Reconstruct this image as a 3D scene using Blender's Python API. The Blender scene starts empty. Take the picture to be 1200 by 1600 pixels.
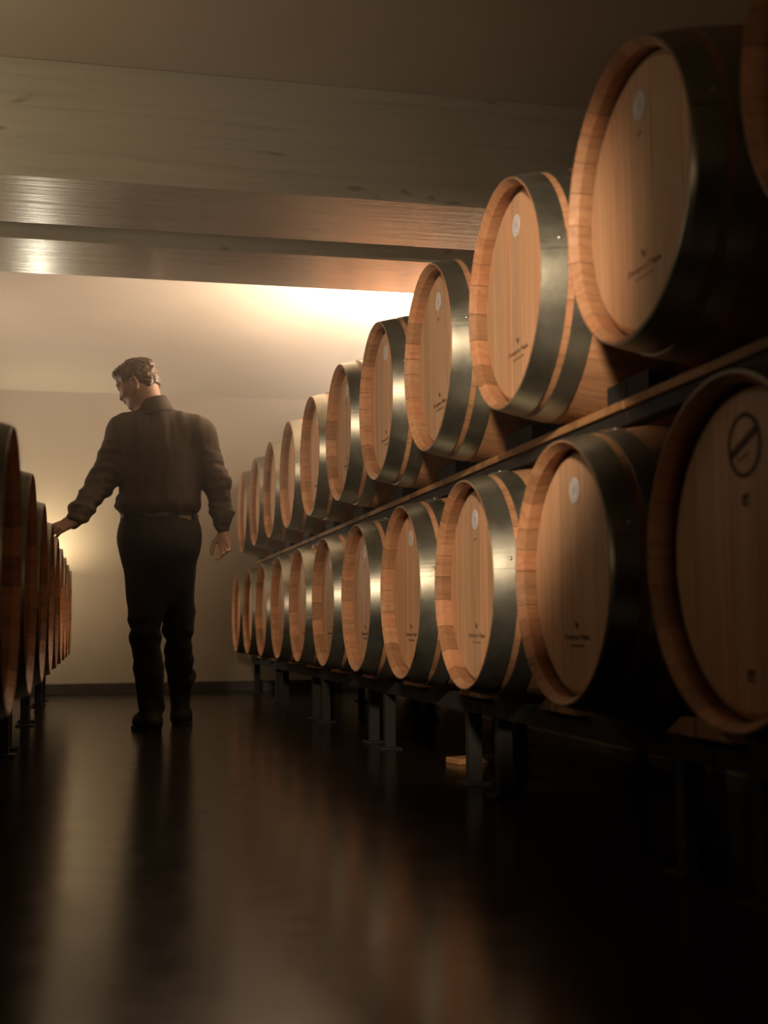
import bpy, bmesh, math, random
import numpy as np
from math import sin, cos, pi, radians, sqrt
from mathutils import Vector, Matrix, noise

random.seed(7)
SC = bpy.context.scene
COL = SC.collection

# ------------------------------------------------------------------ camera
F_PX, YAW, PITCH, ROLL, CAM_H = 1950.0, 0.22194, 0.09237, -0.00697, 0.501
cam_d = bpy.data.cameras.new('camera')
cam = bpy.data.objects.new('camera', cam_d)
COL.objects.link(cam)
SC.camera = cam
_f = Vector((sin(YAW) * cos(PITCH), cos(YAW) * cos(PITCH), sin(PITCH)))
_r = Vector((cos(YAW), -sin(YAW), 0))
_u = _r.cross(_f)
_R = _r * cos(ROLL) + _u * sin(ROLL)
_U = _r * -sin(ROLL) + _u * cos(ROLL)
_m = Matrix((_R, _U, -_f)).transposed().to_4x4()
_m.translation = (0, 0, CAM_H)
cam.matrix_world = _m
cam_d.sensor_width = 36
cam_d.lens = F_PX / 1600 * 36
cam_d.clip_start = 0.02
cam_d.dof.use_dof = True
cam_d.dof.focus_distance = 4.9
cam_d.dof.aperture_fstop = 2.8

# ------------------------------------------------------------------ world, light, exposure
SC.view_settings.view_transform = 'Standard'
SC.view_settings.look = 'None'
SC.view_settings.gamma = 1.0
SC.view_settings.use_curve_mapping = False
SC.view_settings.exposure = 0.10
SC.cycles.max_bounces = 8
SC.cycles.diffuse_bounces = 5
SC.cycles.volume_bounces = 1
SC.cycles.use_denoising = True
SC.cycles.sample_clamp_indirect = 3.0
SC.cycles.caustics_reflective = False
SC.cycles.caustics_refractive = False
wd = bpy.data.worlds.new('world')
SC.world = wd
wd.use_nodes = True
wd.node_tree.nodes['Background'].inputs[0].default_value = (0.0, 0.0, 0.0, 1)
wd.node_tree.nodes['Background'].inputs[1].default_value = 0.0


def light(name, kind, loc, energy, color, target=None, **kw):
    d = bpy.data.lights.new(name, kind)
    d.energy = energy
    d.color = color
    for k, v in kw.items():
        setattr(d, k, v)
    o = bpy.data.objects.new(name, d)
    COL.objects.link(o)
    o.location = loc
    if target is not None:
        o.rotation_euler = (Vector(target) - Vector(loc)).to_track_quat('-Z', 'Y').to_euler()
    return o


WARM = (1.0, 0.77, 0.54)
# small uplight by the end wall, hidden behind the left-hand barrel row
light('end_wall_lamp', 'POINT', (-0.50, 9.44, 0.97), 20, (1.0, 0.90, 0.66), shadow_soft_size=0.05)
light('end_wall_wash', 'AREA', (-0.44, 9.80, 1.02), 9, (1.0, 0.88, 0.60), (-0.42, 9.94, 1.5), shape='DISK', size=0.10)
# uplight on the right-hand wall above the barrels, beyond the beams
light('right_uplight', 'AREA', (1.97, 6.2, 1.75), 285, (1.0, 0.82, 0.65), (1.62, 6.8, 3), shape='RECTANGLE', size=0.14, size_y=0.5)
light('left_fill', 'AREA', (-1.6, 7.6, 1.2), 22, (1.0, 0.82, 0.65), (-1.1, 7.6, 3), shape='RECTANGLE', size=0.25, size_y=0.4)  # added fill, only there to brighten the far ceiling and end wall
# weak fill with no real fitting, added to lift the near ceiling and beam fronts
light('near_fill', 'AREA', (-1.2, 3.3, 1.55), 7.5, (1.0, 0.82, 0.57), (0.3, 4.0, 2.7), shape='RECTANGLE', size=0.25, size_y=0.4)
# a weak lamp at the near end of the rows, grazing along the barrel fronts
light('row_end_lamp', 'POINT', (0.88, -0.45, 1.15), 9, (1.0, 0.70, 0.42), shadow_soft_size=0.08)
# the working light held above the camera, pointing down the right-hand rows
light('aisle_spot', 'SPOT', (-0.35, 0.4, 1.7), 540, WARM, (1.09, 4.06, 0.965), shadow_soft_size=0.11,
      spot_size=radians(29.4), spot_blend=0.4)


# ------------------------------------------------------------------ materials
class NT:
    def __init__(self, name):
        self.m = bpy.data.materials.new(name)
        self.m.use_nodes = True
        self.t = self.m.node_tree
        self.b = self.t.nodes['Principled BSDF']

    def n(self, typ, **kw):
        nd = self.t.nodes.new(typ)
        for k, v in kw.items():
            setattr(nd, k, v)
        return nd

    def l(self, a, b):
        self.t.links.new(a, b)

    def set(self, **kw):
        for k, v in kw.items():
            self.b.inputs[k.replace('_', ' ')].default_value = v

    def coords(self, scale=(1, 1, 1), rand=False, rot=(0, 0, 0)):
        tc = self.n('ShaderNodeTexCoord')
        mp = self.n('ShaderNodeMapping')
        mp.inputs['Scale'].default_value = scale
        mp.inputs['Rotation'].default_value = rot
        self.l(tc.outputs['Object'], mp.inputs['Vector'])
        if rand:
            oi = self.n('ShaderNodeObjectInfo')
            k = self.n('ShaderNodeMath', operation='MULTIPLY')
            k.inputs[1].default_value = 37.0
            self.l(oi.outputs['Random'], k.inputs[0])
            cx = self.n('ShaderNodeCombineXYZ')
            for i in range(3):
                self.l(k.outputs[0], cx.inputs[i])
            self.l(cx.outputs[0], mp.inputs['Location'])
        return mp.outputs[0]

    def noise(self, vec, scale=5.0, detail=4.0, rough=0.55, dist=0.0):
        nz = self.n('ShaderNodeTexNoise')
        nz.inputs['Scale'].default_value = scale
        nz.inputs['Detail'].default_value = detail
        nz.inputs['Roughness'].default_value = rough
        nz.inputs['Distortion'].default_value = dist
        self.l(vec, nz.inputs['Vector'])
        return nz.outputs[0]

    def ramp(self, fac, stops):
        r = self.n('ShaderNodeValToRGB')
        el = r.color_ramp.elements
        while len(el) < len(stops):
            el.new(0.5)
        for e, (p, c) in zip(el, stops):
            e.position = p
            e.color = (*c, 1) if len(c) == 3 else c
        self.l(fac, r.inputs[0])
        return r.outputs[0]

    def mix(self, fac, a, b, mode='MIX'):
        x = self.n('ShaderNodeMix', data_type='RGBA', blend_type=mode)
        if isinstance(fac, (int, float)):
            x.inputs[0].default_value = fac
        else:
            self.l(fac, x.inputs[0])
        for i, v in ((6, a), (7, b)):
            if isinstance(v, tuple):
                x.inputs[i].default_value = (*v, 1)
            else:
                self.l(v, x.inputs[i])
        return x.outputs[2]

    def bump(self, h, strength=0.2, dist=0.002):
        b = self.n('ShaderNodeBump')
        b.inputs['Strength'].default_value = strength
        b.inputs['Distance'].default_value = dist
        self.l(h, b.inputs['Height'])
        self.l(b.outputs[0], self.b.inputs['Normal'])

    def color(self, s):
        self.l(s, self.b.inputs['Base Color'])

    def rough(self, fac, lo, hi):
        mr = self.n('ShaderNodeMapRange')
        mr.inputs[3].default_value = lo
        mr.inputs[4].default_value = hi
        self.l(fac, mr.inputs[0])
        self.l(mr.outputs[0], self.b.inputs['Roughness'])


def oak(name, scale, c0, c1, c2, spread):
    """Oak whose grain runs along the axis with the smallest scale; each board gets its own tone."""
    w = NT(name)
    v = w.coords(scale, rand=True)
    g = w.noise(v, 1.0, 6, 0.62, 0.4)
    base = w.ramp(g, [(0.28, c0), (0.5, c1), (0.74, c2)])
    oi = w.n('ShaderNodeObjectInfo')
    tone = w.ramp(oi.outputs['Random'], [(0.0, tuple(1 - spread * x for x in (1.0, 1.15, 1.3))), (0.5, (0.92, 0.90, 0.88)),
                                         (0.75, (1.0, 0.84, 0.78)), (1.0, (1.0, 1.0, 1.0))])
    w.color(w.mix(1.0, base, tone, 'MULTIPLY'))
    w.rough(g, 0.62, 0.48)
    w.bump(g, 0.18, 0.002)
    return w.m


M = {}
M['oak_stave'] = oak('oak_stave', (3, 70, 70), (0.31, 0.155, 0.076), (0.42, 0.225, 0.116), (0.51, 0.295, 0.163), 0.40)
M['oak_head'] = oak('oak_head', (60, 60, 2.2), (0.47, 0.27, 0.15), (0.58, 0.355, 0.205), (0.67, 0.43, 0.265), 0.24)


def hoop_mat():
    w = NT('galvanised_hoop')
    v = w.coords((1, 1, 1), rand=True)
    a = w.noise(v, 9, 5, 0.6)
    b = w.noise(v, 70, 3, 0.6)
    w.color(w.ramp(a, [(0.3, (0.17, 0.165, 0.13)), (0.6, (0.27, 0.265, 0.22)), (0.8, (0.34, 0.33, 0.28))]))
    w.set(Metallic=0.88)
    w.rough(a, 0.30, 0.46)
    w.bump(b, 0.06, 0.001)
    return w.m


M['hoop'] = hoop_mat()


def plain(name, col, rough=0.6, metal=0.0, var=0.15, scale=30, bump=0.1):
    w = NT(name)
    v = w.coords()
    g = w.noise(v, scale, 4, 0.6)
    w.color(w.ramp(g, [(0.3, tuple(c * (1 - var) for c in col)), (0.7, tuple(min(1, c * (1 + var)) for c in col))]))
    w.set(Metallic=metal)
    w.rough(g, rough * 0.9, min(1, rough * 1.1))
    if bump:
        w.bump(g, bump, 0.002)
    return w.m


M['rivet'] = plain('rivet_steel', (0.55, 0.53, 0.47), 0.3, 0.9, 0.1, 60, 0)
M['ink'] = plain('burnt_brand', (0.085, 0.036, 0.016), 0.8, 0, 0.2, 200, 0)
M['steel'] = plain('black_rack_steel', (0.009, 0.0065, 0.0048), 0.8, 0.0, 0.3, 25, 0.1)
M['black_block'] = plain('black_block', (0.004, 0.0035, 0.003), 0.85, 0, 0.3, 25, 0.1)
M['shirt'] = plain('brown_shirt', (0.034, 0.021, 0.013), 0.85, 0, 0.2, 90, 0.15)
M['trousers'] = plain('black_trousers', (0.006, 0.0055, 0.005), 0.9, 0, 0.2, 90, 0.15)
M['belt'] = plain('brown_belt', (0.030, 0.016, 0.009), 0.5, 0, 0.2, 60, 0.1)
M['patch'] = plain('tan_leather', (0.20, 0.13, 0.075), 0.7, 0, 0.15, 60, 0.1)
M['boot'] = plain('black_boot', (0.006, 0.005, 0.0045), 0.75, 0, 0.2, 60, 0.1)
M['skin'] = plain('skin', (0.27, 0.145, 0.092), 0.5, 0, 0.08, 25, 0.05)
M['hair'] = plain('brown_hair', (0.085, 0.048, 0.026), 0.45, 0, 0.4, 160, 0.3)


def strip_mat():
    w = NT('rough_plank')
    v = w.coords((60, 2.5, 60), rand=True)
    g = w.noise(v, 1, 5, 0.65, 0.5)
    s = w.noise(w.coords((4, 4, 4), rand=True), 1.2, 3, 0.6)
    c = w.ramp(g, [(0.3, (0.22, 0.105, 0.04)), (0.7, (0.42, 0.22, 0.09))])
    d = w.ramp(s, [(0.36, (0.35, 0.3, 0.28)), (0.5, (1, 1, 1))])
    w.color(w.mix(1.0, c, d, 'MULTIPLY'))
    w.set(Roughness=0.7)
    w.bump(g, 0.3, 0.003)
    return w.m


M['strip'] = strip_mat()


def seal_mat():
    w = NT('paper_seal')
    tc = w.n('ShaderNodeTexCoord')
    sp = w.n('ShaderNodeSeparateXYZ')
    w.l(tc.outputs['Object'], sp.inputs[0])
    cb = w.n('ShaderNodeCombineXYZ')
    w.l(sp.outputs[1], cb.inputs[0])
    w.l(sp.outputs[2], cb.inputs[1])
    ln = w.n('ShaderNodeVectorMath', operation='LENGTH')
    w.l(cb.outputs[0], ln.inputs[0])
    dv = w.n('ShaderNodeMath', operation='DIVIDE')
    dv.inputs[1].default_value = 0.03
    w.l(ln.outputs['Value'], dv.inputs[0])
    ring = w.ramp(dv.outputs[0], [(0.0, (0.50, 0.48, 0.50)), (0.30, (0.50, 0.48, 0.50)), (0.36, (0.66, 0.64, 0.66)), (0.62, (0.66, 0.64, 0.66)),
                                  (0.66, (0.52, 0.50, 0.52)), (0.70, (0.52, 0.50, 0.52)), (0.74, (0.68, 0.66, 0.68))])
    v = w.coords((1, 1, 1), rand=True)
    sm = w.noise(v, 90, 2, 0.5)
    w.color(w.mix(1.0, ring, w.ramp(sm, [(0.35, (0.8, 0.8, 0.8)), (0.6, (1, 1, 1))]), 'MULTIPLY'))
    w.set(Roughness=0.55)
    return w.m


M['seal'] = seal_mat()


def plaster(name, c0, c1):
    w = NT(name)
    v = w.coords()
    a = w.noise(v, 1.3, 5, 0.6)
    b = w.noise(v, 70, 4, 0.6)
    w.color(w.ramp(a, [(0.3, c0), (0.7, c1)]))
    w.set(Roughness=0.85)
    w.bump(b, 0.12, 0.003)
    return w.m


M['wall'] = plaster('wall_plaster', (0.22, 0.166, 0.112), (0.255, 0.195, 0.132))
M['ceiling'] = plaster('ceiling_plaster', (0.37, 0.30, 0.22), (0.41, 0.335, 0.25))
M['baseboard'] = plain('dark_baseboard', (0.022, 0.014, 0.008), 0.5, 0, 0.2, 20, 0.05)


def beam_mat():
    w = NT('varnished_beam')
    v = w.coords((1.6, 38, 38))
    g = w.noise(v, 1, 6, 0.6, 0.6)
    k = w.noise(w.coords((2.2, 9, 9)), 1.1, 2, 0.5, 1.5)
    c = w.ramp(g, [(0.3, (0.44, 0.41, 0.325)), (0.7, (0.53, 0.495, 0.395))])
    kn = w.ramp(k, [(0.27, (0.6, 0.55, 0.5)), (0.33, (1, 1, 1))])
    w.color(w.mix(1.0, c, kn, 'MULTIPLY'))
    w.rough(g, 0.22, 0.36)
    w.set(Coat_Weight=0.8, Coat_Roughness=0.21)
    w.bump(g, 0.35, 0.004)
    for n in w.t.nodes:
        if n.type == 'BUMP':
            w.l(n.outputs[0], w.b.inputs['Coat Normal'])
    return w.m


M['beam'] = beam_mat()


def floor_mat():
    w = NT('polished_concrete')
    v = w.coords()
    a = w.noise(v, 1.1, 6, 0.62)
    b = w.noise(v, 9, 5, 0.6)
    c = w.ramp(a, [(0.3, (0.012, 0.008, 0.0045)), (0.7, (0.021, 0.014, 0.0078))])
    w.color(c)
    w.rough(b, 0.13, 0.27)
    w.set(Specular_IOR_Level=0.38)
    w.bump(b, 0.03, 0.004)
    return w.m


M['floor'] = floor_mat()


# ------------------------------------------------------------------ mesh helpers
def mesh_obj(name, verts, faces, mat, parent=None, smooth=False):
    me = bpy.data.meshes.new(name)
    me.from_pydata([tuple(v) for v in verts], [], faces)
    me.materials.append(mat)
    if smooth:
        me.polygons.foreach_set('use_smooth', [True] * len(me.polygons))
    o = bpy.data.objects.new(name, me)
    COL.objects.link(o)
    if parent:
        o.parent = parent
    return o


def bm_obj(name, bm, mat, parent=None, smooth=False):
    bmesh.ops.recalc_face_normals(bm, faces=bm.faces)
    me = bpy.data.meshes.new(name)
    bm.to_mesh(me)
    bm.free()
    me.materials.append(mat)
    if smooth:
        me.polygons.foreach_set('use_smooth', [True] * len(me.polygons))
    o = bpy.data.objects.new(name, me)
    COL.objects.link(o)
    if parent:
        o.parent = parent
    return o


def link_mesh(name, me, parent, loc=None, rot=None):
    o = bpy.data.objects.new(name, me)
    COL.objects.link(o)
    o.parent = parent
    if loc:
        o.location = loc
    if rot:
        o.rotation_euler = rot
    return o


def box_bm(lo, hi, bevel=0.0, bm=None):
    new = bm is None
    bm = bm or bmesh.new()
    c = [(a + b) / 2 for a, b in zip(lo, hi)]
    s = [b - a for a, b in zip(lo, hi)]
    r = bmesh.ops.create_cube(bm, size=1, matrix=Matrix.Translation(c) @ Matrix.Diagonal((*s, 1)))
    if bevel:
        es = list({e for v in r['verts'] for e in v.link_edges})
        bmesh.ops.bevel(bm, geom=es, offset=bevel, segments=2, affect='EDGES', profile=0.5)
    return bm


def prism_bm(poly, x0, x1, bevel=0.0):
    """poly of (y, z) extruded along x."""
    bm = bmesh.new()
    a = [bm.verts.new((x0, y, z)) for y, z in poly]
    b = [bm.verts.new((x1, y, z)) for y, z in poly]
    n = len(poly)
    bm.faces.new(a)
    bm.faces.new(b[::-1])
    for i in range(n):
        bm.faces.new((a[i], a[(i + 1) % n], b[(i + 1) % n], b[i]))
    bmesh.ops.recalc_face_normals(bm, faces=bm.faces)
    if bevel:
        bmesh.ops.bevel(bm, geom=bm.edges[:], offset=bevel, segments=2, affect='EDGES', profile=0.5)
    return bm


def empty(name, loc, label, cat, group=None, rz=0.0):
    o = bpy.data.objects.new(name, None)
    COL.objects.link(o)
    o.empty_display_size = 0.1
    o.location = loc
    o.rotation_euler = (0, 0, rz)
    o['label'] = label
    o['category'] = cat
    if group:
        o['group'] = group
    return o


def struct(name, bm, mat):
    o = bm_obj(name, bm, mat)
    o['kind'] = 'structure'
    return o


# ------------------------------------------------------------------ the setting
XL, XR, YB, YF, ZC = -1.75, 2.07, 10.08, -3.0, 2.38
struct('floor', box_bm((XL - .1, YF - .1, -0.1), (XR + .1, YB + .1, 0)), M['floor'])
struct('ceiling', box_bm((XL - .1, YF - .1, ZC), (XR + .1, YB + .1, ZC + 0.1)), M['ceiling'])
struct('wall_back', box_bm((XL - .1, YB, 0), (XR + .1, YB + .1, ZC)), M['wall'])
struct('wall_front', box_bm((XL - .1, YF - .1, 0), (XR + .1, YF, ZC)), M['wall'])
struct('wall_left', box_bm((XL - .1, YF, 0), (XL, YB, ZC)), M['wall'])
struct('wall_right', box_bm((XR, YF, 0), (XR + .1, YB, ZC)), M['wall'])
struct('baseboard_back', box_bm((XL, YB - 0.014, 0), (XR, YB, 0.085), 0.003), M['baseboard'])
BZ = 1.98
for y0, y1 in ((4.118, 4.612), (4.80, 5.276)):
    o = struct('ceiling_beam', box_bm((XL, y0, BZ), (XR, y1, ZC), 0.004), M['beam'])

# haze hanging in the cellar, thicker in drifting veils under the ceiling
hz = bpy.data.materials.new('haze')
hz.use_nodes = True
_t = hz.node_tree
_t.nodes.clear()
_o = _t.nodes.new('ShaderNodeOutputMaterial')
_s = _t.nodes.new('ShaderNodeVolumeScatter')
_s.inputs['Color'].default_value = (0.98, 0.95, 0.90, 1)
_s.inputs['Anisotropy'].default_value = 0.35
_tc = _t.nodes.new('ShaderNodeTexCoord')
_n = _t.nodes.new('ShaderNodeTexNoise')
_n.inputs['Scale'].default_value = 1.3
_n.inputs['Detail'].default_value = 3
_n.inputs['Distortion'].default_value = 0.8
_t.links.new(_tc.outputs['Object'], _n.inputs['Vector'])
_r = _t.nodes.new('ShaderNodeMapRange')
for _i, _v in ((1, 0.35), (2, 0.75), (3, 0.018), (4, 0.095)):
    _r.inputs[_i].default_value = _v
_t.links.new(_n.outputs[0], _r.inputs[0])
_x = _t.nodes.new('ShaderNodeSeparateXYZ')
_t.links.new(_tc.outputs['Object'], _x.inputs[0])
_h = _t.nodes.new('ShaderNodeMapRange')
for _i, _v in ((1, 0.55), (2, 1.95), (3, 0.0), (4, 1.0)):
    _h.inputs[_i].default_value = _v
_t.links.new(_x.outputs[2], _h.inputs[0])
_k = _t.nodes.new('ShaderNodeMath')
_k.operation = 'MULTIPLY'
_t.links.new(_r.outputs[0], _k.inputs[0])
_t.links.new(_h.outputs[0], _k.inputs[1])
_y = _t.nodes.new('ShaderNodeMapRange')
for _i, _v in ((1, 1.0), (2, 8.0), (3, 0.45), (4, 1.7)):
    _y.inputs[_i].default_value = _v
_t.links.new(_x.outputs[1], _y.inputs[0])
_q = _t.nodes.new('ShaderNodeMath')
_q.operation = 'MULTIPLY'
_t.links.new(_k.outputs[0], _q.inputs[0])
_t.links.new(_y.outputs[0], _q.inputs[1])
_t.links.new(_q.outputs[0], _s.inputs['Density'])
_t.links.new(_s.outputs[0], _o.inputs['Volume'])
hz.cycles.volume_step_rate = 4.0 if hasattr(hz, 'cycles') and hasattr(hz.cycles, 'volume_step_rate') else 1.0
haze = bm_obj('haze', box_bm((XL + .01, YF + .01, -.05), (XR - .01, YB - .02, ZC - .01)), hz)
haze['kind'] = 'stuff'
haze['label'] = 'thin smoky haze filling the cellar air under the beams'
haze['category'] = 'haze'

# ------------------------------------------------------------------ barrels
BL, R_END, R_MID = 0.95, 0.290, 0.350


def rad(x):
    t = (x - BL / 2) / (BL / 2)
    return R_MID - (R_MID - R_END) * t * t


N_ST = 26
TH = 0.022
HEAD_X = 0.043


def stave_mesh(a0, a1):
    """One stave: curved plank between the angles a0 and a1 with chamfered ends."""
    na = 3
    half = [(0.0, 0.0, 0.0025), (0.018, 0.0, TH * 0.92), (HEAD_X + 0.012, 0.0, TH), (0.12, 0, TH), (0.22, 0, TH), (0.34, 0, TH), (0.475, 0, TH)]
    rows = [(x, rad(x), rad(x) - t) for x, _, t in half]
    rows += [(BL - x, r, q) for x, r, q in rows[-2::-1]]
    gap = 0.0007 / R_END
    vs, fs = [], []
    for x, ro, ri in rows:
        for r in (ro, ri):
            for k in range(na + 1):
                a = a0 + gap + (a1 - a0 - 2 * gap) * k / na
                vs.append((x, -r * sin(a), r * cos(a)))
    w = 2 * (na + 1)
    idx = lambda i, s, k: i * w + s * (na + 1) + k
    for i in range(len(rows) - 1):
        for k in range(na):
            fs.append((idx(i, 0, k), idx(i, 0, k + 1), idx(i + 1, 0, k + 1), idx(i + 1, 0, k)))
            fs.append((idx(i, 1, k), idx(i + 1, 1, k), idx(i + 1, 1, k + 1), idx(i, 1, k + 1)))
        fs.append((idx(i, 0, 0), idx(i + 1, 0, 0), idx(i + 1, 1, 0), idx(i, 1, 0)))
        fs.append((idx(i, 0, na), idx(i, 1, na), idx(i + 1, 1, na), idx(i + 1, 0, na)))
    e = len(rows) - 1
    for k in range(na):
        fs.append((idx(0, 0, k), idx(0, 1, k), idx(0, 1, k + 1), idx(0, 0, k + 1)))
        fs.append((idx(e, 0, k), idx(e, 0, k + 1), idx(e, 1, k + 1), idx(e, 1, k)))
    me = bpy.data.meshes.new('stave')
    me.from_pydata(vs, [], fs)
    bm = bmesh.new()
    bm.from_mesh(me)
    bmesh.ops.recalc_face_normals(bm, faces=bm.faces)
    bm.to_mesh(me)
    bm.free()
    me.materials.append(M['oak_stave'])
    return me


def stave_set(seed):
    rnd = random.Random(seed)
    ws = [rnd.uniform(0.75, 1.3) for _ in range(N_ST)]
    s = sum(ws)
    a, out = rnd.uniform(0, 1), []
    for w in ws:
        out.append(stave_mesh(a, a + 2 * pi * w / s))
        a += 2 * pi * w / s
    return out


R_HEAD = R_END - TH + 0.004


def board_mesh(y0, y1, proud):
    """A vertical head board between y0 and y1, cut round, with a bevelled outer edge."""
    g = 0.0006
    y0, y1 = y0 + g, y1 - g
    n = 6

    def outline(R):
        pts = []
        ys = [y0 + (y1 - y0) * k / n for k in range(n + 1)]
        for y in ys:
            pts.append((y, sqrt(max(R * R - y * y, 1e-6))))
        for y in ys[::-1]:
            pts.append((y, -sqrt(max(R * R - y * y, 1e-6))))
        return pts
    Rf = R_HEAD - 0.012
    ymax = Rf - 0.0008
    o1 = outline(R_HEAD)
    cl = lambda y: max(-ymax, min(ymax, y))
    o0 = [(cl(y), (1 if z > 0 else -1) * sqrt(max(Rf * Rf - cl(y) ** 2, 1e-6))) for y, z in o1]
    rings = [[(HEAD_X - proud, y, z) for y, z in o0], [(HEAD_X + 0.007, y, z) for y, z in o1], [(HEAD_X + 0.022, y, z) for y, z in o1]]
    bm = bmesh.new()
    vr = [[bm.verts.new(p) for p in r] for r in rings]
    m = len(o1)
    for a, b in zip(vr, vr[1:]):
        for i in range(m):
            bm.faces.new((a[i], a[(i + 1) % m], b[(i + 1) % m], b[i]))
    for ring, flip in ((vr[0], False), (vr[2], True)):
        h = n + 1
        for k in range(n):
            q = (ring[k], ring[k + 1], ring[2 * h - 2 - k], ring[2 * h - 1 - k])
            bm.faces.new(q[::-1] if flip else q)
    bmesh.ops.recalc_face_normals(bm, faces=bm.faces)
    me = bpy.data.meshes.new('head_board')
    bm.to_mesh(me)
    bm.free()
    me.materials.append(M['oak_head'])
    return me


def board_set(seed):
    rnd = random.Random(seed)
    ws = [rnd.uniform(0.8, 1.25) for _ in range(7)]
    s = sum(ws)
    y, out = -R_HEAD + 0.0012, []
    span = 2 * R_HEAD - 0.0024
    for w in ws:
        out.append(board_mesh(y, y + span * w / s, rnd.uniform(0, 0.0006)))
        y += span * w / s
    return out


def hoop_mesh(x0, x1, th=0.0024, n=56):
    bm = bmesh.new()
    prof = [(x0, rad(x0) + 0.0002), (x0 + 0.0006, rad(x0) + th), ((x0 + x1) / 2, rad((x0 + x1) / 2) + th), (x1 - 0.0006, rad(x1) + th), (x1, rad(x1) + 0.0002)]
    vr = [[bm.verts.new((x, -r * sin(2 * pi * k / n), r * cos(2 * pi * k / n))) for k in range(n)] for x, r in prof]
    for a, b in zip(vr, vr[1:]):
        for k in range(n):
            f = bm.faces.new((a[k], a[(k + 1) % n], b[(k + 1) % n], b[k]))
            f.smooth = True
    for e in bm.edges:
        if len(e.link_faces) == 2 and (all(v in vr[1] for v in e.verts) or all(v in vr[3] for v in e.verts)):
            e.smooth = False
    bmesh.ops.recalc_face_normals(bm, faces=bm.faces)
    # the overlapped end of the band
    a0, a1 = 0.0, 0.17
    m = 4
    top = [[bm.verts.new((x, -(r + 0.002) * sin(a0 + (a1 - a0) * k / m), (r + 0.002) * cos(a0 + (a1 - a0) * k / m))) for k in range(m + 1)] for x, r in prof[1:4]]
    low = [[bm.verts.new((x, -r * sin(a0 + (a1 - a0) * k / m), r * cos(a0 + (a1 - a0) * k / m))) for k in (0, m)] for x, r in prof[1:4]]
    for i in range(2):
        for k in range(m):
            bm.faces.new((top[i][k], top[i][k + 1], top[i + 1][k + 1], top[i + 1][k]))
        bm.faces.new((top[i][0], top[i + 1][0], low[i + 1][0], low[i][0]))
        bm.faces.new((top[i][m], low[i][1], low[i + 1][1], top[i + 1][m]))
    me = bpy.data.meshes.new('hoop')
    bm.to_mesh(me)
    bm.free()
    me.materials.append(M['hoop'])
    return me


HOOPS = [(0.0012, 0.062), (0.079, 0.130), (0.300, 0.345)]
HOOPS += [(BL - b, BL - a) for a, b in HOOPS[::-1]]
HOOP_ME = [hoop_mesh(a, b) for a, b in HOOPS]


def rivet_mesh(x):
    bm = bmesh.new()
    bmesh.ops.create_uvsphere(bm, u_segments=10, v_segments=6, radius=0.0055, matrix=Matrix.Translation((x, 0, rad(x) + 0.004)) @ Matrix.Diagonal((1, 1, 0.7, 1)))
    for f in bm.faces:
        f.smooth = True
    me = bpy.data.meshes.new('rivet')
    bm.to_mesh(me)
    bm.free()
    me.materials.append(M['rivet'])
    return me


RIVET_ME = [rivet_mesh(a + (b - a) * 0.72) for a, b in HOOPS]


def rear_head_mesh():
    bm = bmesh.new()
    bmesh.ops.create_cone(bm, cap_ends=True, segments=40, radius1=R_HEAD, radius2=R_HEAD, depth=0.022, matrix=Matrix.Translation((BL - HEAD_X - 0.011, 0, 0)) @ Matrix.Rotation(pi / 2, 4, 'Y'))
    me = bpy.data.meshes.new('rear_head')
    bm.to_mesh(me)
    bm.free()
    me.materials.append(M['oak_head'])
    return me


REAR_ME = rear_head_mesh()


def disc_mesh(name, r, th, mat, n=32):
    bm = bmesh.new()
    bmesh.ops.create_cone(bm, cap_ends=True, segments=n, radius1=r, radius2=r, depth=th, matrix=Matrix.Rotation(pi / 2, 4, 'Y'))
    me = bpy.data.meshes.new(name)
    bm.to_mesh(me)
    bm.free()
    me.materials.append(mat)
    return me


SEAL_ME = disc_mesh('seal_sticker', 0.0285, 0.0008, M['seal'])


def text_mesh(body, size, name, spacing=1.0, wide=1.0):
    """Lettering flat on the head: reads from -x, its letters running towards -y."""
    cu = bpy.data.curves.new('lettering', 'FONT')
    cu.body = body
    cu.size = size
    cu.align_x = 'CENTER'
    cu.extrude = 0.0003
    cu.space_character = spacing
    cu.resolution_u = 3
    o = bpy.data.objects.new('lettering', cu)
    COL.objects.link(o)
    dg = bpy.context.evaluated_depsgraph_get()
    me = bpy.data.meshes.new_from_object(o.evaluated_get(dg))
    bpy.data.objects.remove(o)
    me.name = name
    # text x -> -Y, text y -> +Z, text z -> -X
    me.transform(Matrix(((0, 0, -1, 0), (-wide, 0, 0, 0), (0, 1, 0, 0), (0, 0, 0, 1))))
    me.materials.clear()
    me.materials.append(M['ink'])
    return me


def poly_mesh(name, polys, mat, th=0.0006):
    """Flat printed shapes given as lists of (right, up) points as seen from the aisle."""
    bm = bmesh.new()
    for p in polys:
        a = [bm.verts.new((-th, -r, u)) for r, u in p]
        b = [bm.verts.new((0, -r, u)) for r, u in p]
        n = len(p)
        bm.faces.new(a)
        bm.faces.new(b[::-1])
        for i in range(n):
            bm.faces.new((a[i], a[(i + 1) % n], b[(i + 1) % n], b[i]))
    bmesh.ops.recalc_face_normals(bm, faces=bm.faces)
    me = bpy.data.meshes.new(name)
    bm.to_mesh(me)
    bm.free()
    me.materials.append(mat)
    return me


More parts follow.
